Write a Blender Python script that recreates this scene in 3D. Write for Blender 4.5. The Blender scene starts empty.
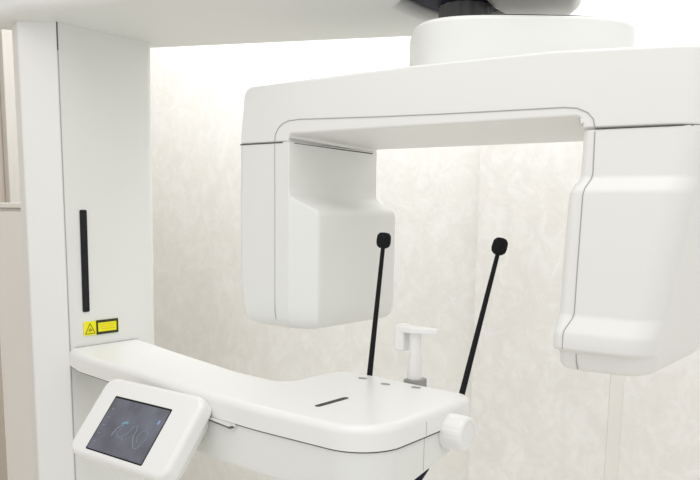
import bpy, bmesh, math, random
from mathutils import Vector, Matrix
random.seed(4)
scene = bpy.context.scene
COL = scene.collection
V = Vector

# ------------------------------------------------------------------ materials
def mat(name, col, rough=0.4, metal=0.0, var=0.02, scale=6.0, emit=None, spec=0.5, bump=0.0):
    m = bpy.data.materials.new(name); m.use_nodes = True
    nt = m.node_tree; b = nt.nodes['Principled BSDF']
    tc = nt.nodes.new('ShaderNodeTexCoord')
    nz = nt.nodes.new('ShaderNodeTexNoise'); nz.inputs['Scale'].default_value = scale; nz.inputs['Detail'].default_value = 4
    nt.links.new(tc.outputs['Object'], nz.inputs['Vector'])
    rp = nt.nodes.new('ShaderNodeValToRGB')
    rp.color_ramp.elements[0].color = tuple(max(0, c*(1-var)) for c in col) + (1,)
    rp.color_ramp.elements[1].color = tuple(min(1, c*(1+var)) for c in col) + (1,)
    nt.links.new(nz.outputs['Fac'], rp.inputs['Fac'])
    nt.links.new(rp.outputs['Color'], b.inputs['Base Color'])
    b.inputs['Roughness'].default_value = rough
    b.inputs['Metallic'].default_value = metal
    b.inputs['Specular IOR Level'].default_value = spec
    if emit:
        nt.links.new(rp.outputs['Color'], b.inputs['Emission Color'])
        b.inputs['Emission Strength'].default_value = emit
    if bump:
        bp = nt.nodes.new('ShaderNodeBump'); bp.inputs['Strength'].default_value = bump; bp.inputs['Distance'].default_value = 0.002
        nt.links.new(nz.outputs['Fac'], bp.inputs['Height']); nt.links.new(bp.outputs['Normal'], b.inputs['Normal'])
    return m

def wall_mat(name, base, fleck, amount=1.0, bump=0.25):
    """cream wallpaper with a soft mottled silk pattern"""
    m = bpy.data.materials.new(name); m.use_nodes = True
    nt = m.node_tree; b = nt.nodes['Principled BSDF']; L = nt.links.new
    tc = nt.nodes.new('ShaderNodeTexCoord')
    mp = nt.nodes.new('ShaderNodeMapping'); mp.inputs['Rotation'].default_value = (0, 0.6, 0)
    mp.inputs['Scale'].default_value = (1.0, 1.0, 0.72)
    L(tc.outputs['Object'], mp.inputs['Vector'])
    n0 = nt.nodes.new('ShaderNodeTexNoise'); n0.inputs['Scale'].default_value = 7; n0.inputs['Detail'].default_value = 3
    n0.inputs['Distortion'].default_value = 1.5
    n1 = nt.nodes.new('ShaderNodeTexNoise'); n1.inputs['Scale'].default_value = 15; n1.inputs['Detail'].default_value = 4
    n1.inputs['Roughness'].default_value = 0.62; n1.inputs['Distortion'].default_value = 1.1
    n2 = nt.nodes.new('ShaderNodeTexNoise'); n2.inputs['Scale'].default_value = 60; n2.inputs['Detail'].default_value = 4
    for n in (n0, n1, n2): L(mp.outputs['Vector'], n.inputs['Vector'])
    r1 = nt.nodes.new('ShaderNodeValToRGB')
    r1.color_ramp.elements[0].position = 0.44; r1.color_ramp.elements[0].color = base + (1,)
    r1.color_ramp.elements[1].position = 0.64; r1.color_ramp.elements[1].color = fleck + (1,)
    L(n1.outputs['Fac'], r1.inputs['Fac'])
    r0 = nt.nodes.new('ShaderNodeValToRGB')
    r0.color_ramp.elements[0].position = 0.35; r0.color_ramp.elements[0].color = (0.965, 0.965, 0.965, 1)
    r0.color_ramp.elements[1].position = 0.65; r0.color_ramp.elements[1].color = (1, 1, 1, 1)
    L(n0.outputs['Fac'], r0.inputs['Fac'])
    mx = nt.nodes.new('ShaderNodeMix'); mx.data_type = 'RGBA'; mx.blend_type = 'MULTIPLY'; mx.inputs['Factor'].default_value = amount
    L(r1.outputs['Color'], mx.inputs['A']); L(r0.outputs['Color'], mx.inputs['B'])
    L(mx.outputs['Result'], b.inputs['Base Color'])
    b.inputs['Roughness'].default_value = 0.55
    bp = nt.nodes.new('ShaderNodeBump'); bp.inputs['Strength'].default_value = bump; bp.inputs['Distance'].default_value = 0.004
    ad = nt.nodes.new('ShaderNodeMath'); ad.operation = 'ADD'
    L(n1.outputs['Fac'], ad.inputs[0]); L(n2.outputs['Fac'], ad.inputs[1])
    L(ad.outputs['Value'], bp.inputs['Height']); L(bp.outputs['Normal'], b.inputs['Normal'])
    return m

M = dict(
    white=mat('white plastic', (0.80, 0.80, 0.782), 0.38, var=0.006),
    white2=mat('white plastic shell', (0.776, 0.786, 0.764), 0.42, var=0.006),
    cover=mat('glossy white cover', (0.84, 0.84, 0.83), 0.3, var=0.005),
    seam=mat('shadow seam', (0.40, 0.40, 0.38), 0.8, var=0.05),
    seam_dark=mat('dark seam', (0.09, 0.09, 0.085), 0.8, var=0.05),
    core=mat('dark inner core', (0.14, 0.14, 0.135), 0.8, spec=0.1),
    black=mat('black plastic', (0.006, 0.006, 0.008), 0.5, var=0.1, spec=0.2),
    slot=mat('smoked black window', (0.012, 0.012, 0.015), 0.4, var=0.1, spec=0.25),
    foam=mat('black foam', (0.014, 0.015, 0.016), 0.95, var=0.6, spec=0.15, scale=240, bump=0.6),
    navy=mat('navy bearing cover', (0.012, 0.013, 0.035), 0.6, var=0.1, spec=0.2),
    ribbed=mat('dark grey bearing', (0.19, 0.19, 0.19), 0.4, var=0.15, spec=0.5),
    grey=mat('grey plastic', (0.30, 0.30, 0.28), 0.5),
    metal=mat('grey metal', (0.42, 0.42, 0.38), 0.35, 0.6),
    yellow=mat('yellow label', (0.88, 0.84, 0.004), 0.5, var=0.04, scale=40),
    orange=mat('orange print', (0.75, 0.50, 0.01), 0.6),
    olive=mat('olive print', (0.22, 0.18, 0.0), 0.6),
    blackp=mat('black print', (0.03, 0.03, 0.005), 0.6),
    drawing=mat('screen drawing', (0.20, 0.215, 0.26), 0.4, emit=0.12),
    drawteal=mat('screen highlight', (0.17, 0.27, 0.33), 0.4, emit=0.2),
    drawblue=mat('screen blue', (0.20, 0.27, 0.42), 0.4, emit=0.25),
    wall=wall_mat('cream mottled wallpaper', (0.852, 0.845, 0.808), (0.89, 0.888, 0.866)),
    wall_l=wall_mat('warm white mottled panel', (0.845, 0.829, 0.795), (0.892, 0.884, 0.862)),
    beige=mat('beige trim paint', (0.82, 0.803, 0.762), 0.6),
    cream=mat('cream paint', (0.84, 0.815, 0.775), 0.5),
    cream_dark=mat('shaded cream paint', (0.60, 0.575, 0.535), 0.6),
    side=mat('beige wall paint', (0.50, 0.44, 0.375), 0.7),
    floor=mat('pale vinyl floor', (0.76, 0.735, 0.69), 0.5, var=0.06, scale=3),
)

def screen_mat():
    m = bpy.data.materials.new('lcd screen'); m.use_nodes = True
    nt = m.node_tree; b = nt.nodes['Principled BSDF']; L = nt.links.new
    tc = nt.nodes.new('ShaderNodeTexCoord')
    n = nt.nodes.new('ShaderNodeTexNoise'); n.inputs['Scale'].default_value = 22; n.inputs['Detail'].default_value = 5
    L(tc.outputs['Object'], n.inputs['Vector'])
    r = nt.nodes.new('ShaderNodeValToRGB')
    r.color_ramp.elements[0].position = 0.35; r.color_ramp.elements[0].color = (0.105, 0.11, 0.135, 1)
    r.color_ramp.elements[1].position = 0.7; r.color_ramp.elements[1].color = (0.15, 0.16, 0.20, 1)
    L(n.outputs['Fac'], r.inputs['Fac']); L(r.outputs['Color'], b.inputs['Base Color'])
    L(r.outputs['Color'], b.inputs['Emission Color']); b.inputs['Emission Strength'].default_value = 0.12
    b.inputs['Roughness'].default_value = 0.3; b.inputs['Specular IOR Level'].default_value = 0.3
    return m
M['screen'] = screen_mat()

# ------------------------------------------------------------------ mesh helpers
def round_poly(pts, rad, seg=5):
    """2-D polygon with rounded corners; fixed number of points per corner."""
    n = len(pts)
    if not isinstance(rad, (list, tuple)): rad = [rad]*n
    out = []
    for i in range(n):
        p = V(pts[i][:2]); a = V(pts[i-1][:2]); c = V(pts[(i+1) % n][:2])
        da = a-p; dc = c-p; la = max(da.length, 1e-6); lc = max(dc.length, 1e-6); da /= la; dc /= lc
        ang = math.acos(max(-1, min(1, da.dot(dc))))
        t = rad[i]/max(math.tan(ang/2), 1e-3)
        t = min(t, 0.48*la, 0.48*lc)
        s = p+da*t; e = p+dc*t
        w = math.sin(ang/2)
        for k in range(seg+1):
            u = k/seg
            b0, b1, b2 = (1-u)**2, 2*u*(1-u)*w, u*u
            out.append((s*b0+p*b1+e*b2)/(b0+b1+b2))
    return out

def inset(ring, d):
    n = len(ring); out = []
    area = sum(ring[i-1].x*ring[i].y-ring[i].x*ring[i-1].y for i in range(n))
    sg = 1 if area > 0 else -1
    for i in range(n):
        a = ring[i-1]; c = ring[(i+1) % n]
        t = c-a
        if t.length < 1e-9: t = V((1, 0))
        t.normalize()
        out.append(ring[i]+V((-t.y, t.x))*d*sg)
    return out

def offset_poly(pts, d):
    """exact inward offset of a polygon's corners"""
    n = len(pts); res = []
    area = sum(pts[i-1][0]*pts[i][1]-pts[i][0]*pts[i-1][1] for i in range(n)); sg = 1 if area > 0 else -1
    for i in range(n):
        a, p, c = V(pts[i-1]), V(pts[i]), V(pts[(i+1) % n])
        d1 = (p-a).normalized(); d2 = (c-p).normalized()
        n1 = V((-d1.y, d1.x))*sg; n2 = V((-d2.y, d2.x))*sg
        res.append(p+(n1+n2)*(d/max(1+n1.dot(n2), 0.2)))
    return res

def round_off(pts, rad, d, seg=5):
    """rounded polygon offset inward by d, corner radii following the offset"""
    n = len(pts); rr_ = []
    area = sum(pts[i-1][0]*pts[i][1]-pts[i][0]*pts[i-1][1] for i in range(n)); sg = 1 if area > 0 else -1
    for i in range(n):
        a, p, c = V(pts[i-1]), V(pts[i]), V(pts[(i+1) % n])
        cr = (p-a).cross(c-p)*sg
        rr_.append(max(rad[i]-d, 0.0006) if cr > 0 else rad[i]+d)
    return round_poly(offset_poly(pts, d), rr_, seg)

def slab_poly(bm, pts, rad, z0, z1, top_r=0.0, bot_r=0.0, seg=5, cs=8):
    rings = []
    if bot_r:
        for k in range(seg+1):
            a = math.pi/2*k/seg
            rings.append(zring(round_off(pts, rad, bot_r*(1-math.sin(a)), cs), z0+bot_r*(1-math.cos(a))))
    else: rings.append(zring(round_off(pts, rad, 0, cs), z0))
    if top_r:
        for k in range(seg+1):
            a = math.pi/2*k/seg
            rings.append(zring(round_off(pts, rad, top_r*(1-math.cos(a)), cs), z1-top_r*(1-math.sin(a))))
    else: rings.append(zring(round_off(pts, rad, 0, cs), z1))
    return loft(bm, rings)

def loft(bm, rings, cap0=True, cap1=True):
    vs = [[bm.verts.new(p) for p in r] for r in rings]
    n = len(vs[0])
    for a, b in zip(vs, vs[1:]):
        for i in range(n):
            j = (i+1) % n
            bm.faces.new((a[i], a[j], b[j], b[i]))
    if cap0: bm.faces.new(list(reversed(vs[0])))
    if cap1: bm.faces.new(vs[-1])
    return vs

def zring(r2, z): return [V((p.x, p.y, z)) for p in r2]

def slab(bm, r2, z0, z1, top_r=0.0, bot_r=0.0, seg=5):
    """vertical prism of a plan ring with rounded top and bottom rims"""
    rings = []
    if bot_r:
        for k in range(seg+1):
            a = math.pi/2*k/seg
            rings.append(zring(inset(r2, bot_r*(1-math.sin(a))), z0+bot_r*(1-math.cos(a))))
    else: rings.append(zring(r2, z0))
    if top_r:
        for k in range(seg+1):
            a = math.pi/2*k/seg
            rings.append(zring(inset(r2, top_r*(1-math.cos(a))), z1-top_r*(1-math.sin(a))))
    else: rings.append(zring(r2, z1))
    return loft(bm, rings)

def box(bm, x0, x1, y0, y1, z0, z1):
    loft(bm, [[V((x0, y0, z)), V((x1, y0, z)), V((x1, y1, z)), V((x0, y1, z))] for z in (z0, z1)])

def frame_of(d):
    d = d.normalized(); up = V((0, 0, 1)) if abs(d.z) < 0.95 else V((1, 0, 0))
    a = d.cross(up).normalized(); return a, d.cross(a).normalized()

def lathe(bm, p, d, prof, n=32):
    """rings of (distance along d, radius) round the axis p + t*d"""
    p = V(p); d = V(d).normalized(); a, b = frame_of(d)
    loft(bm, [[p+d*t+(a*math.cos(2*math.pi*k/n)+b*math.sin(2*math.pi*k/n))*r for k in range(n)] for t, r in prof])

def tube(bm, pts, r, n=8):
    pts = [V(p) for p in pts]; rings = []
    for i, p in enumerate(pts):
        d = pts[min(i+1, len(pts)-1)]-pts[max(i-1, 0)]
        if i == 0: a, b = frame_of(d)
        else:
            d.normalize(); a = (a-d*a.dot(d)).normalized(); b = d.cross(a)
        rings.append([p+(a*math.cos(2*math.pi*k/n)+b*math.sin(2*math.pi*k/n))*r for k in range(n)])
    loft(bm, rings)

def mk(name, bm, m, parent=None, bevel=0.0, seg=3, ang=35, smooth=True, label=None):
    bmesh.ops.remove_doubles(bm, verts=bm.verts, dist=1e-6)
    bmesh.ops.recalc_face_normals(bm, faces=bm.faces)
    for f in bm.faces: f.smooth = smooth
    for e in bm.edges:
        if len(e.link_faces) == 2 and e.calc_face_angle(0) > math.radians(ang): e.smooth = False
    me = bpy.data.meshes.new(name); bm.to_mesh(me); bm.free()
    o = bpy.data.objects.new(name, me); COL.objects.link(o)
    me.materials.append(m)
    if bevel:
        b = o.modifiers.new('bevel', 'BEVEL'); b.width = bevel; b.segments = seg
        b.limit_method = 'ANGLE'; b.angle_limit = math.radians(ang); b.use_clamp_overlap = True; b.harden_normals = False
    if smooth:
        w = o.modifiers.new('normals', 'WEIGHTED_NORMAL'); w.keep_sharp = not bevel; w.weight = 50
    if parent is not None:
        o.parent = parent
        if parent.type == 'EMPTY': o.matrix_parent_inverse = Matrix.Translation(-parent.location)
    if label: o['label'] = label
    return o

def tag(o, label=None, cat=None, group=None, kind=None):
    for k, v in (('label', label), ('category', cat), ('group', group), ('kind', kind)):
        if v: o[k] = v
    return o

def empty(name, loc, label, cat):
    o = bpy.data.objects.new(name, None); COL.objects.link(o); o.location = loc; o.empty_display_size = 0.1
    return tag(o, label, cat)

# ------------------------------------------------------------------ the room
bm = bmesh.new(); box(bm, -4.0, 3.2, -1.6, 3.0, -0.1, 0.0)
tag(mk('floor', bm, M['floor'], smooth=False), kind='structure')
bm = bmesh.new(); box(bm, -3.6, 2.6, 2.62, 2.75, 0.0, 2.9)
tag(mk('wall_back', bm, M['wall'], smooth=False), kind='structure')
bm = bmesh.new(); box(bm, -1.366, -0.842, 2.58, 2.62, 0.0, 2.9)
tag(mk('wall_centre', bm, M['wall_l'], bevel=0.004, seg=2), kind='structure')
bm = bmesh.new(); box(bm, -0.796, 2.6, 2.575, 2.62, 0.0, 2.9)
tag(mk('wall_right', bm, M['wall_l'], bevel=0.004, seg=2), kind='structure')
bm = bmesh.new(); box(bm, -0.842, -0.796, 2.579, 2.62, 0.0, 2.9)
tag(mk('trim_1', bm, M['beige'], smooth=False), kind='structure')
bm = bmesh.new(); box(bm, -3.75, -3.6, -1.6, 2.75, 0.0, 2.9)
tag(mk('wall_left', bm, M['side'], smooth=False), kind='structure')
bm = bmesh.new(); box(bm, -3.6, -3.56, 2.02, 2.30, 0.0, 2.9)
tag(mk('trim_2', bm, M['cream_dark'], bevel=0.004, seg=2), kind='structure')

# cream cabinet standing to the left behind the column
cab = empty('storage_cabinet', (-2.79, 1.80, 0), 'low cream cabinet standing at the far left behind the white column', 'cabinet')
bm = bmesh.new(); box(bm, -2.96, -2.62, 1.62, 1.98, 0.06, 1.452)
cb = mk('cabinet_body', bm, M['cream'], cab, bevel=0.006)
bm = bmesh.new(); box(bm, -2.965, -2.615, 1.60, 1.99, 1.452, 1.472)
mk('cabinet_top', bm, M['cream'], cab, bevel=0.005)
bm = bmesh.new(); box(bm, -2.94, -2.64, 1.65, 1.97, 0.0, 0.06)
mk('plinth', bm, M['grey'], cab)
for x0, x1, hx in ((-2.957, -2.623, -2.645),):
    bm = bmesh.new(); box(bm, x0, x1, 1.604, 1.62, 0.08, 1.44)
    d = mk('door', bm, M['cream'], cab, bevel=0.003)
    bm = bmesh.new(); tube(bm, [(hx, 1.606, 0.95), (hx, 1.58, 0.95), (hx, 1.58, 0.80), (hx, 1.606, 0.80)], 0.005)
    mk('handle', bm, M['metal'], d)

# ------------------------------------------------------------------ the x-ray machine
BASE = V((-1.985, 1.37, 0))
mach = empty('dental_xray_machine', BASE, 'white panoramic dental x-ray machine with column, overhead beam, rotating gantry and patient arm', 'x-ray machine')

# --- column
prof = round_poly([(-2.078, 1.236), (-1.89, 1.226), (-1.8895, 1.42), (-1.893, 1.517), (-2.078, 1.517)], [0.004, 0.002, 0.3, 0.03, 0.04], 8)
bm = bmesh.new(); slab(bm, prof, 0.03, 1.955)
for v in bm.verts:
    if v.co.z > 1 and v.co.y > 1.44: v.co.y += 0.026
column = mk('column', bm, M['white2'], mach)
bm = bmesh.new(); slab(bm, round_poly([(-2.24, 1.08), (-1.72, 1.08), (-1.72, 1.62), (-2.24, 1.62)], 0.06), 0.0, 0.03, top_r=0.012)
mk('base_plate', bm, M['white2'], column)
bm = bmesh.new()
slab(bm, round_poly([(-2.074, 1.24), (-2.04, 1.185), (-1.970, 1.161), (-1.8905, 1.2215), (-1.8905, 1.2265), (-2.0, 1.245)], [0.004, 0.03, 0.012, 0.002, 0.001, 0.002], 5), 0.031, 1.938)
mk('front_panel', bm, M['white'], column, ang=50)
for z0, z1, r_, m_ in ((0.04, 1.935, 0.0013, 'seam'), (1.86, 1.9315, 0.0017, 'seam_dark')):
    bm = bmesh.new(); tube(bm, [(-1.8897, 1.2245, z0), (-1.8897, 1.2245, z1)], r_, 8); mk('panel_seam', bm, M[m_], column)
# smoked vertical window
sl = round_poly([(1.2685, 1.167), (1.2895, 1.167), (1.2915, 1.449), (1.2705, 1.449)], 0.004, 4)
bm = bmesh.new(); loft(bm, [[V((x, p.x, p.y)) for p in sl] for x in (-1.8905, -1.8862)])
mk('laser_window', bm, M['slot'], column, bevel=0.0008, label='narrow black vertical window')
# warning sticker
def plate(bm, y0, y1, z0, z1, x0, x1):
    box(bm, x0, x1, y0, y1, z0, z1)
X0, XS = -1.8905, -1.8868
bm = bmesh.new(); plate(bm, 1.2685, 1.381, 1.1, 1.139, X0, XS)
st = mk('warning_sticker', bm, M['yellow'], column, smooth=False, label='yellow laser warning sticker with triangle and black framed panel')
bm = bmesh.new()
fy0, fy1, fz0, fz1, w = 1.3085, 1.3825, 1.099, 1.140, 0.0075
for a in ((fy0, fy1, fz1-w, fz1), (fy0, fy1, fz0, fz0+w), (fy0, fy0+w*0.8, fz0+w, fz1-w), (fy1-w*0.8, fy1, fz0+w, fz1-w)):
    plate(bm, *a, XS-0.0005, XS+0.0006)
mk('black_frame', bm, M['blackp'], st, smooth=False)
bm = bmesh.new()
for k in range(3): plate(bm, 1.319+0.003*k, 1.371-0.004*(k % 2), 1.1255-0.006*k, 1.1272-0.006*k, XS-0.0005, XS+0.0004)
mk('printed_lines', bm, M['orange'], st, smooth=False)
bm = bmesh.new(); xx = XS+0.0002
ty, tz = 1.2885, 1.1175
tri = [V((xx, ty-0.0155, tz-0.013)), V((xx, ty+0.0155, tz-0.013)), V((xx, ty, tz+0.016))]
for a, b in ((0, 1), (1, 2), (2, 0)): tube(bm, [tri[a], tri[b]], 0.0011, 6)
for k in range(8):
    a = 2*math.pi*k/8+0.2
    tube(bm, [(xx, ty+0.0015*math.cos(a), tz-0.003+0.0015*math.sin(a)), (xx, ty+0.0055*math.cos(a), tz-0.003+0.0055*math.sin(a))], 0.0006, 5)
tube(bm, [(xx, ty, tz-0.003), (xx, ty+0.011, tz-0.003)], 0.0008, 5)
mk('warning_triangle', bm, M['olive'], st)

# --- overhead beam with the open notch for the bearing
ZB = 1.93
plan = [(-2.16, 1.125), (-1.84, 1.125), (-1.54, 1.19), (-1.18, 1.32), (-1.0, 1.42), (-0.985, 1.53), (-1.069, 1.60),
        (-1.075, 1.84), (-0.915, 1.84), (-0.913, 1.745), (-0.885, 1.63), (-0.82, 1.47), (-0.62, 1.42), (-0.635, 1.60),
        (-0.735, 1.868), (-0.83, 1.99), (-1.02, 1.985), (-1.235, 1.885), (-1.975, 1.585), (-2.08, 1.58), (-2.085, 1.25)]
rr = [0.02, 0.3, 0.3, 0.3, 0.06, 0.03, 0.012, 0.01, 0.01, 0.03, 0.05, 0.04, 0.06, 0.1, 0.05, 0.08, 0.15, 0.1, 0.05, 0.05, 0.02]
bm = bmesh.new(); slab_poly(bm, plan, rr, ZB, 2.16, top_r=0.03, bot_r=0.028)
beam = mk('overhead_beam', bm, M['white2'], mach)
bm = bmesh.new()
nt_ = round_poly([(-1.060, 1.61), (-1.0, 1.535), (-0.90, 1.56), (-0.92, 1.83), (-1.066, 1.83)], 0.004, 2)
slab(bm, nt_, 1.95, 2.1)
mk('bearing_cover', bm, M['navy'], beam, label='navy blue inner cover in the beam opening')
bm = bmesh.new(); n = 120; br = []
for z_, r_ in ((1.81, 0.062), (1.99, 0.062)):
    br.append([V((-0.985+(r_+0.0022*math.cos(14*2*math.pi*k/n))*math.cos(2*math.pi*k/n), 1.755+(r_+0.0022*math.cos(14*2*math.pi*k/n))*math.sin(2*math.pi*k/n), z_)) for k in range(n)])
loft(bm, br)
mk('bearing', bm, M['ribbed'], beam, label='dark grey fluted bearing')

# --- rotating gantry
YF, YR = 1.40, 1.757
def yz_prism(bm, ring, y0, y1):
    loft(bm, [[V((p.x, y, p.y)) for p in ring] for y in (y0, y1)])
out = [(-1.402, 1.6130), (-1.386, 1.747), (-0.90, 1.752), (-0.60, 1.748), (-0.323, 1.730), (-0.325, 1.6030), (-0.538, 1.6060),
       (-0.542, 1.628), (-1.243, 1.631), (-1.245, 1.6130)]
orad = [0, 0.028, 0.3, 0.2, 0, 0, 0, 0.02, 0.02, 0]
bm = bmesh.new()
yz_prism(bm, round_poly(out, orad, 6), YF, YR)
bmesh.ops.remove_doubles(bm, verts=bm.verts, dist=1e-5)
for v in bm.verts:
    if v.co.y > 1.6 and -1.25 < v.co.x < -0.53 and 1.618 < v.co.z < 1.66: v.co.z -= 0.011
eg = [e for e in bm.edges if all(v.co.x > -0.33 and v.co.y < 1.5 for v in e.verts)]
bmesh.ops.bevel(bm, geom=eg, offset=0.058, segments=9, affect='EDGES', profile=0.5)
gantry = mk('rotating_gantry', bm, M['white'], mach, bevel=0.0055, seg=4, ang=40)
gantry.modifiers['bevel'].use_clamp_overlap = False
# dark inner cores bridging the joints of the two heads
for x0, x1 in ((-1.385, -1.262), (-0.522, -0.372)):
    bm = bmesh.new(); box(bm, x0, x1, YF+0.014, YR-0.02, 1.58, 1.64)
    mk('inner_core', bm, M['core'], gantry, smooth=False)

# hub (collar) above the gantry
hub = []
hc = V((-0.800, 1.665)); hr = 0.236; rot = math.radians(37)
for k in range(72):
    a = 2*math.pi*k/72; c_, s_ = math.cos(a), math.sin(a); e = 2/3.4
    x = hr*math.copysign(abs(c_)**e, c_); y = hr*math.copysign(abs(s_)**e, s_)*0.76
    hub.append(hc+V((x*math.cos(rot)-y*math.sin(rot), x*math.sin(rot)+y*math.cos(rot))))
bm = bmesh.new(); slab(bm, hub, 1.730, 1.848, top_r=0.010)
hub_o = mk('rotation_hub', bm, M['white2'], gantry)
bm = bmesh.new(); slab(bm, [hc+(p-hc)*0.86 for p in hub], 1.846, 1.8535)
mk('gap_shadow', bm, M['black'], hub_o, smooth=False)  # black disc drawing the contact shadow between hub and beam

# left head (sensor side)
def head_ring(p, z, r, d=0.0, seg=6):
    return zring(round_off(p, r, d, seg), z)
def left_poly(xl, bump):
    bx = -1.243+0.001+bump*0.073; dy = 0.002+bump*0.022
    return [(xl, YF), (-1.243, YF), (bx, YF+dy), (bx, YR+0.014*bump), (-1.243, YR+0.002*bump+0.001), (xl, YR+0.001)]
def head(name, levels, R, m):
    bm = bmesh.new()
    loft(bm, [head_ring(p, z, R, d) for p, z, d in levels])
    return mk(name, bm, m, gantry, ang=50)
RL = [0.016, 0.02, 0.012, 0.03, 0.012, 0.03]
lv = []
for z, xl, b, d in ((1.6132, -1.407, 0, 0.0), (1.51, -1.409, 0, 0), (1.489, -1.411, 0.03, 0), (1.476, -1.411, 0.30, 0), (1.462, -1.411, 0.78, 0), (1.452, -1.411, 0.96, 0), (1.44, -1.411, 1, 0),
                    (1.30, -1.410, 1, 0), (1.225, -1.404, 1, 0), (1.195, -1.400, 1, 0.003), (1.180, -1.394, 1, 0.010), (1.172, -1.378, 1, 0.02), (1.168, -1.37, 1, 0.034)):
    lv.append((left_poly(xl, b), z, d))
lh = head('sensor_head', lv, RL, M['white2'])
# right head (tube side)
def right_poly(xi, yf, xo):
    return [(xo, yf), (xo+0.004, YR), (xi, YR), (xi, yf)]
RR = [0.055, 0.03, 0.03, 0.018]
lv = []
for z, xi, yf, xo, d in ((1.6036, -0.539, 1.40, -0.328, 0), (1.524, -0.541, 1.40, -0.338, 0), (1.516, -0.542, 1.398, -0.339, 0), (1.500, -0.550, 1.386, -0.342, 0), (1.490, -0.554, 1.383, -0.344, 0),
                         (1.37, -0.558, 1.383, -0.360, 0), (1.274, -0.560, 1.383, -0.375, 0), (1.266, -0.561, 1.381, -0.376, 0), (1.242, -0.561, 1.366, -0.380, 0), (1.234, -0.562, 1.364, -0.381, 0), (1.212, -0.561, 1.364, -0.385, 0),
                         (1.206, -0.561, 1.368, -0.386, 0), (1.203, -0.562, 1.382, -0.386, 0), (1.199, -0.559, 1.390, -0.387, 0), (1.178, -0.557, 1.391, -0.390, 0), (1.168, -0.556, 1.392, -0.393, 0.006), (1.163, -0.55, 1.397, -0.396, 0.016)):
    lv.append((right_poly(xi, yf, xo), z, d))
rh = head('tube_head', lv, RR, M['white'])

# seams of the front shell
def seam(pts, par, r=0.0011, m='seam'):
    bm = bmesh.new(); tube(bm, pts, r, 6); return mk('panel_seam', bm, M[m], par)
arc = [(-1.286, 1.6155), (-1.284, 1.632), (-1.275, 1.645), (-1.262, 1.655), (-1.243, 1.661), (-1.21, 1.6625), (-1.0, 1.655), (-0.835, 1.6505), (-0.70, 1.648), (-0.575, 1.646),
       (-0.549, 1.643), (-0.529, 1.634), (-0.518, 1.622), (-0.514, 1.605)]
seam([(x, YF-0.0004, z) for x, z in arc], gantry)
seam([(-1.286, YF-0.0003, z) for z in (1.61, 1.4, 1.25, 1.21)]+[(-1.286, YF+0.004, 1.19)], lh, 0.0009)
seam([(-1.402, YF+0.002, 1.6127), (-1.39, YF, 1.6127), (-1.262, YF, 1.6125)], lh, 0.0016, 'seam_dark')
seam([(-1.25, YF+0.003, 1.6122), (-1.2432, YF+0.02, 1.6115), (-1.2424, YR-0.02, 1.6085)], lh, 0.0016, 'seam_dark')
seam([(-1.286, YF, 1.6125), (-1.262, YF, 1.6125), (-1.25, YF+0.003, 1.6122)], lh, 0.0010, 'seam')
seam([(-0.533, YF, 1.6052), (-0.514, YF, 1.6048)], rh, 0.0009, 'seam')
seam([(-0.514, YF, 1.6046), (-0.40, YF, 1.6037)]+[(-0.386+0.058*math.sin(a), YF+0.0582*(1-math.cos(a))-0.0002, 1.6034) for a in (0.0, 0.3, 0.6, 0.9, 1.2, 1.5)]+[(-0.3275, 1.70, 1.603)], rh, 0.0015, 'seam_dark')
sz = [(1.60, -0.514, 1.40), (1.526, -0.513, 1.40), (1.516, -0.515, 1.3978), (1.500, -0.521, 1.386), (1.488, -0.523, 1.383), (1.37, -0.525, 1.383), (1.276, -0.526, 1.383), (1.264, -0.528, 1.380), (1.243, -0.537, 1.3665), (1.233, -0.538, 1.364), (1.208, -0.538, 1.365)]
seam([(x, y-0.0003, z) for z, x, y in sz], rh)
seam([(-0.521, 1.3905, 1.198), (-0.519, 1.3905, 1.18), (-0.517, 1.393, 1.168)], rh, 0.0012)

# --- patient support arm
ZT = 1.07
arm = [(-1.93, 1.237), (-1.80, 1.190), (-1.50, 1.146), (-1.25, 1.103), (-1.05, 1.084), (-0.762, 1.078), (-0.762, 1.462), (-0.90, 1.472),
       (-1.153, 1.498), (-1.158, 1.292), (-1.32, 1.311), (-1.624, 1.387), (-1.93, 1.470)]
ar = [0.004, 0.2, 0.8, 0.9, 0.8, 0.095, 0.04, 0.5, 0.05, 0.035, 0.4, 0.9, 0.02]
bm = bmesh.new(); slab_poly(bm, arm, ar, 1.0225, ZT, top_r=0.016, seg=6, cs=10)
arm_o = mk('patient_arm', bm, M['cover'], mach, ang=60)
# lower shell of the arm
low = [(-1.62, 1.165), (-1.50, 1.146), (-1.25, 1.107), (-1.05, 1.088), (-0.766, 1.082), (-0.766, 1.44), (-1.12, 1.44), (-1.15, 1.31), (-1.33, 1.305), (-1.62, 1.37)]
lr = [0.02, 0.5, 0.8, 0.6, 0.09, 0.03, 0.04, 0.03, 0.3, 0.02]
bm = bmesh.new(); slab_poly(bm, low, lr, 0.926, 1.0200, bot_r=0.012, cs=10)
for v in bm.verts:
    if v.co.z < 0.99 and v.co.y > 1.335 and v.co.x > -1.1: v.co.z = min(v.co.z+(v.co.y-1.335)*0.55, 1.0)
mk('arm_lower_shell', bm, M['white2'], arm_o, ang=60)
bm = bmesh.new(); slab_poly(bm, arm, ar, 1.0195, 1.0228, cs=10)
for v in bm.verts: v.co.z = round(v.co.z, 4)
mk('panel_seam', bm, M['seam_dark'], arm_o, smooth=False)
o = arm_o.children[-1]
for v in o.data.vertices: v.co.x -= 0.0005; v.co.y += 0.0025
# contact seam at the column
seam([(-1.8865, 1.238, ZT+0.0005), (-1.8865, 1.45, ZT+0.001)], arm_o, 0.0011)
# vertical seam on the right end of the lower shell
seam([(-0.7662, 1.262, 0.952), (-0.7662, 1.262, 1.019)], arm_o, 0.0008)
seam([(-0.7618, 1.262, 1.024), (-0.7618, 1.262, 1.052)], arm_o, 0.0005)
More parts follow.
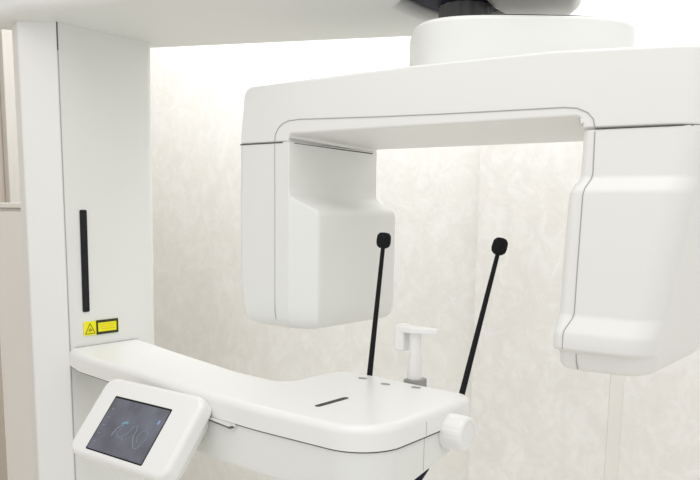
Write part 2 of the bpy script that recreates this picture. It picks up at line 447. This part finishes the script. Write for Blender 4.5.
# slot in the platform top, three holes
def flat_pill(bm, a, b, r, z0, z1, n=8):
    a = V(a); b = V(b); d = (b-a).normalized(); s = V((-d.y, d.x)); pts = []
    for c, sg in ((b, 1), (a, -1)):
        for k in range(n+1):
            t = -math.pi/2+math.pi*k/n
            pts.append(c+d*sg*math.cos(t)*r+s*sg*math.sin(t)*r)
    loft(bm, [zring(pts, z) for z in (z0, z1)])
bm = bmesh.new(); flat_pill(bm, (-0.957, 1.168), (-0.955, 1.255), 0.0065, ZT-0.004, ZT+0.0008)
mk('slot', bm, M['slot'], arm_o, smooth=False)
for x, y in ((-1.044, 1.437), (-0.968, 1.420), (-0.897, 1.436)):
    bm = bmesh.new(); flat_pill(bm, (x-0.004, y), (x+0.004, y), 0.0075, ZT-0.004, ZT+0.0008)
    mk('locating_hole', bm, M['grey'], arm_o, smooth=False)
# dark latch slot along the front seam
bm = bmesh.new()
loft(bm, [[V((-1.215, y, 1.0215)), V((-1.215, y, 1.0195)), V((-1.118, y+e, 1.0135)), V((-1.108, y+e, 1.0195)), V((-1.118, y+e, 1.0215))] for y, e in ((1.0945, -0.0085), (1.12, -0.0085))])
mk('latch_slot', bm, M['white'], arm_o, smooth=False)
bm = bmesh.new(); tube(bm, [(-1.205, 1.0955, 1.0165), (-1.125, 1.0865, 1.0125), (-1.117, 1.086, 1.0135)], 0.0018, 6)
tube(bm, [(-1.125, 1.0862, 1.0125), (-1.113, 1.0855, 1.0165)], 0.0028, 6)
mk('latch_shadow', bm, M['core'], arm_o)  # dark tubes stand in for the shadow along the latch
# adjusting knob with fluted grip
kp = V((-0.770, 1.353, 1.014)); kd = V((1, 0, 0))
bm = bmesh.new(); n = 96; rings = []
for t, r, fl in ((-0.004, 0.030, 0), (0.002, 0.030, 0), (0.003, 0.0355, 0), (0.007, 0.0375, 1), (0.042, 0.0365, 1), (0.049, 0.0345, 0.5), (0.052, 0.031, 0), (0.0525, 0.026, 0), (0.050, 0.022, 0)):
    rings.append([kp+kd*t+V((0, math.cos(2*math.pi*k/n), math.sin(2*math.pi*k/n)))*(r*(1-0.022*fl*max(0, math.cos(14*2*math.pi*k/n))**3)) for k in range(n)])
loft(bm, rings)
mk('adjusting_knob', bm, M['cover'], arm_o, ang=60)
# dark hand grip below
bm = bmesh.new(); tube(bm, [(-0.852, 1.41, 0.96), (-0.854, 1.41, 0.90), (-0.862, 1.38, 0.87), (-0.875, 1.337, 0.855), (-0.90, 1.34, 0.85), (-1.0, 1.34, 0.85), (-1.025, 1.34, 0.855), (-1.04, 1.34, 0.87), (-1.04, 1.34, 0.95)], 0.011, 12)
mk('hand_grip', bm, M['navy'], arm_o, label='dark bar under the patient arm')

# --- head support rods with foam tips
for base, tip in (((-1.064, 1.488, 1.035), (-1.064, 1.541, 1.388)), ((-0.805, 1.466, 1.035), (-0.79, 1.602, 1.382))):
    base = V(base); tip = V(tip); d = (tip-base).normalized(); Ln = (tip-base).length
    bm = bmesh.new(); lathe(bm, base, d, [(0, 0.0072), (0.05, 0.0068), (Ln*0.6, 0.0058), (Ln, 0.005)], 16)
    rod = mk('temple_rod', bm, M['black'], mach, label='thin black rod with foam tip')
    bm = bmesh.new(); R_ = 0.0165
    lathe(bm, tip-d*0.020, d, [(0.0, 0.005), (0.001, 0.010), (0.006, 0.0155), (0.013, R_+0.0008), (0.022, R_+0.0008), (0.030, 0.0165), (0.036, 0.012), (0.0375, 0.005)], 24)
    mk('foam_tip', bm, M['foam'], rod)

# --- chin rest
bm = bmesh.new()
lathe(bm, (-0.949, 1.512, 1.06), (0, 0, 1), [(0, 0.0175), (0.060, 0.0165), (0.064, 0.014), (0.112, 0.014), (0.122, 0.013)], 24)
chin = mk('chin_rest', bm, M['cover'], mach, label='small white chin rest post with side bracket')
bm = bmesh.new(); slab(bm, round_poly([(-1.0, 1.496), (-0.945, 1.488), (-0.890, 1.512), (-0.890, 1.518), (-0.945, 1.536), (-1.0, 1.532)], 0.006, 4), 1.179, 1.193, top_r=0.004, bot_r=0.003)
mk('chin_support', bm, M['cover'], chin)
bm = bmesh.new(); slab(bm, round_poly([(-0.998, 1.494), (-0.972, 1.494), (-0.972, 1.532), (-0.998, 1.532)], 0.006, 4), 1.134, 1.196, top_r=0.005, bot_r=0.005)
mk('bracket', bm, M['cover'], chin)
bm = bmesh.new(); slab(bm, round_poly([(-0.966, 1.486), (-0.926, 1.486), (-0.926, 1.535), (-0.966, 1.535)], 0.008, 4), 1.03, 1.0715, top_r=0.003)
mk('mount', bm, M['grey'], chin, label='grey base block')

# --- control panel with touch screen, tilted off the front of the arm
O = V((-1.345, 1.078, 1.063)); du = V((1, 0, 0)); dv = V((0, -0.113, -0.137)).normalized(); dn = du.cross(dv).normalized()
if dn.y > 0: dn = -dn
def P(u, v, w=0.0): return O+du*u+dv*v+dn*w
def pslab(bm, ring, w0, w1, r0=0.0, r1=0.0, seg=5):
    rings = []
    for k in range(seg+1):
        a = math.pi/2*k/seg
        rings.append([P(q.x, q.y, w0+r0*(1-math.cos(a))) for q in inset(ring, r0*(1-math.sin(a)))])
    for k in range(seg+1):
        a = math.pi/2*k/seg
        rings.append([P(q.x, q.y, w1-r1*(1-math.sin(a))) for q in inset(ring, r1*(1-math.cos(a)))])
    loft(bm, rings)
bm = bmesh.new()
pslab(bm, round_poly([(-0.166, -0.006), (0.163, -0.006), (0.163, 0.188), (-0.166, 0.188)], [0.03, 0.03, 0.03, 0.03], 8), -0.034, 0.004, 0.006, 0.012)
panel = mk('control_panel', bm, M['cover'], mach, ang=60)
bm = bmesh.new()
pslab(bm, round_poly([(-0.14, 0.008), (0.147, 0.008), (0.147, 0.175), (-0.14, 0.175)], 0.03, 8), -0.062, -0.033, 0.012, 0.0)
box(bm, -1.42, -1.26, 1.06, 1.13, 0.96, 1.02)
mk('back_shell', bm, M['white2'], panel, ang=60)
SC = [(-0.100, 0.043), (0.086, 0.043), (0.086, 0.168), (-0.100, 0.168)]
bm = bmesh.new(); pslab(bm, round_poly([(-0.1035, 0.0385), (0.0885, 0.0385), (0.0885, 0.171), (-0.1035, 0.171)], 0.003, 3), 0.0, 0.0045)
mk('screen_border', bm, M['black'], panel, smooth=False)
bm = bmesh.new(); pslab(bm, round_poly(SC, 0.002, 3), 0.0, 0.0051)
scr = mk('screen', bm, M['screen'], panel, smooth=False, label='dark blue grey touch screen')
def sline(pts, r=0.0008, m='drawing'):
    bm = bmesh.new(); tube(bm, [P(u, v, 0.0052) for u, v in pts], r, 5); mk('screen_drawing', bm, M[m], scr)
sline([(-0.046, 0.128), (-0.040, 0.110), (-0.028, 0.100), (-0.020, 0.104)], 0.0022)
sline([(-0.030, 0.098), (-0.020, 0.092), (-0.012, 0.094)], 0.0038, 'drawteal')
sline([(-0.026, 0.106), (-0.034, 0.120), (-0.022, 0.128), (-0.012, 0.126), (-0.004, 0.134)], 0.0014)
sline([(-0.012, 0.126), (0.000, 0.114), (0.008, 0.096), (0.016, 0.092), (0.022, 0.104), (0.020, 0.116), (0.028, 0.130), (0.040, 0.142), (0.050, 0.140), (0.056, 0.128)], 0.0014)
sline([(0.040, 0.116+0.012), (0.034, 0.116), (0.038, 0.103), (0.050, 0.097), (0.060, 0.104), (0.063, 0.116), (0.056, 0.126)], 0.0013)
sline([(0.050, 0.097), (0.060, 0.090)], 0.0013)
sline([(0.071, 0.079), (0.074, 0.069)], 0.0032, 'drawblue')
for k in range(5): sline([(-0.090, 0.070+0.020*k), (-0.082, 0.070+0.020*k)], 0.0016)

# ------------------------------------------------------------------ light
w = bpy.data.worlds.new('room light'); scene.world = w; w.use_nodes = True
bg = w.node_tree.nodes['Background']; bg.inputs['Color'].default_value = (1.0, 0.995, 0.98, 1); bg.inputs['Strength'].default_value = 0.86
def area(name, loc, target, sx, sy, power, col=(1, 1, 1)):
    l = bpy.data.lights.new(name, 'AREA'); l.shape = 'RECTANGLE'; l.size = sx; l.size_y = sy; l.energy = power; l.color = col
    o = bpy.data.objects.new(name, l); COL.objects.link(o); o.location = loc
    o.rotation_euler = (V(target)-V(loc)).to_track_quat('-Z', 'Y').to_euler(); return o
area('ceiling_light', (-0.6, 0.6, 2.85), (-0.8, 1.3, 0.9), 1.6, 1.2, 9, (1, 0.985, 0.96))
area('wall_light', (-1.6, 2.2, 2.85), (-1.6, 2.6, 1.4), 3.2, 0.3, 28, (0.985, 0.995, 1))

# ------------------------------------------------------------------ camera
F, PY = 778.0, 332.0
yaw, pit, roll = math.radians(37), math.radians(8.68), math.radians(0.8)
Rv = V((math.cos(yaw), math.sin(yaw), 0)); Fh = V((-math.sin(yaw), math.cos(yaw), 0))
Fw = Fh*math.cos(pit)+V((0, 0, -math.sin(pit))); Uv = Rv.cross(Fw)
c_, s_ = math.cos(roll), math.sin(roll); Rv, Uv = Rv*c_+Uv*s_, Uv*c_-Rv*s_
cd = bpy.data.cameras.new('camera'); cam = bpy.data.objects.new('camera', cd); COL.objects.link(cam)
Bv = -Fw
cam.matrix_world = Matrix(((Rv.x, Uv.x, Bv.x, 0), (Rv.y, Uv.y, Bv.y, 0), (Rv.z, Uv.z, Bv.z, 1.45), (0, 0, 0, 1)))
cd.sensor_width = 36; cd.lens = F/700*36; cd.shift_y = (PY-240)/700; cd.clip_start = 0.02
scene.camera = cam
scene.view_settings.view_transform = 'Standard'
scene.view_settings.look = 'None'
scene.view_settings.exposure = 0.13
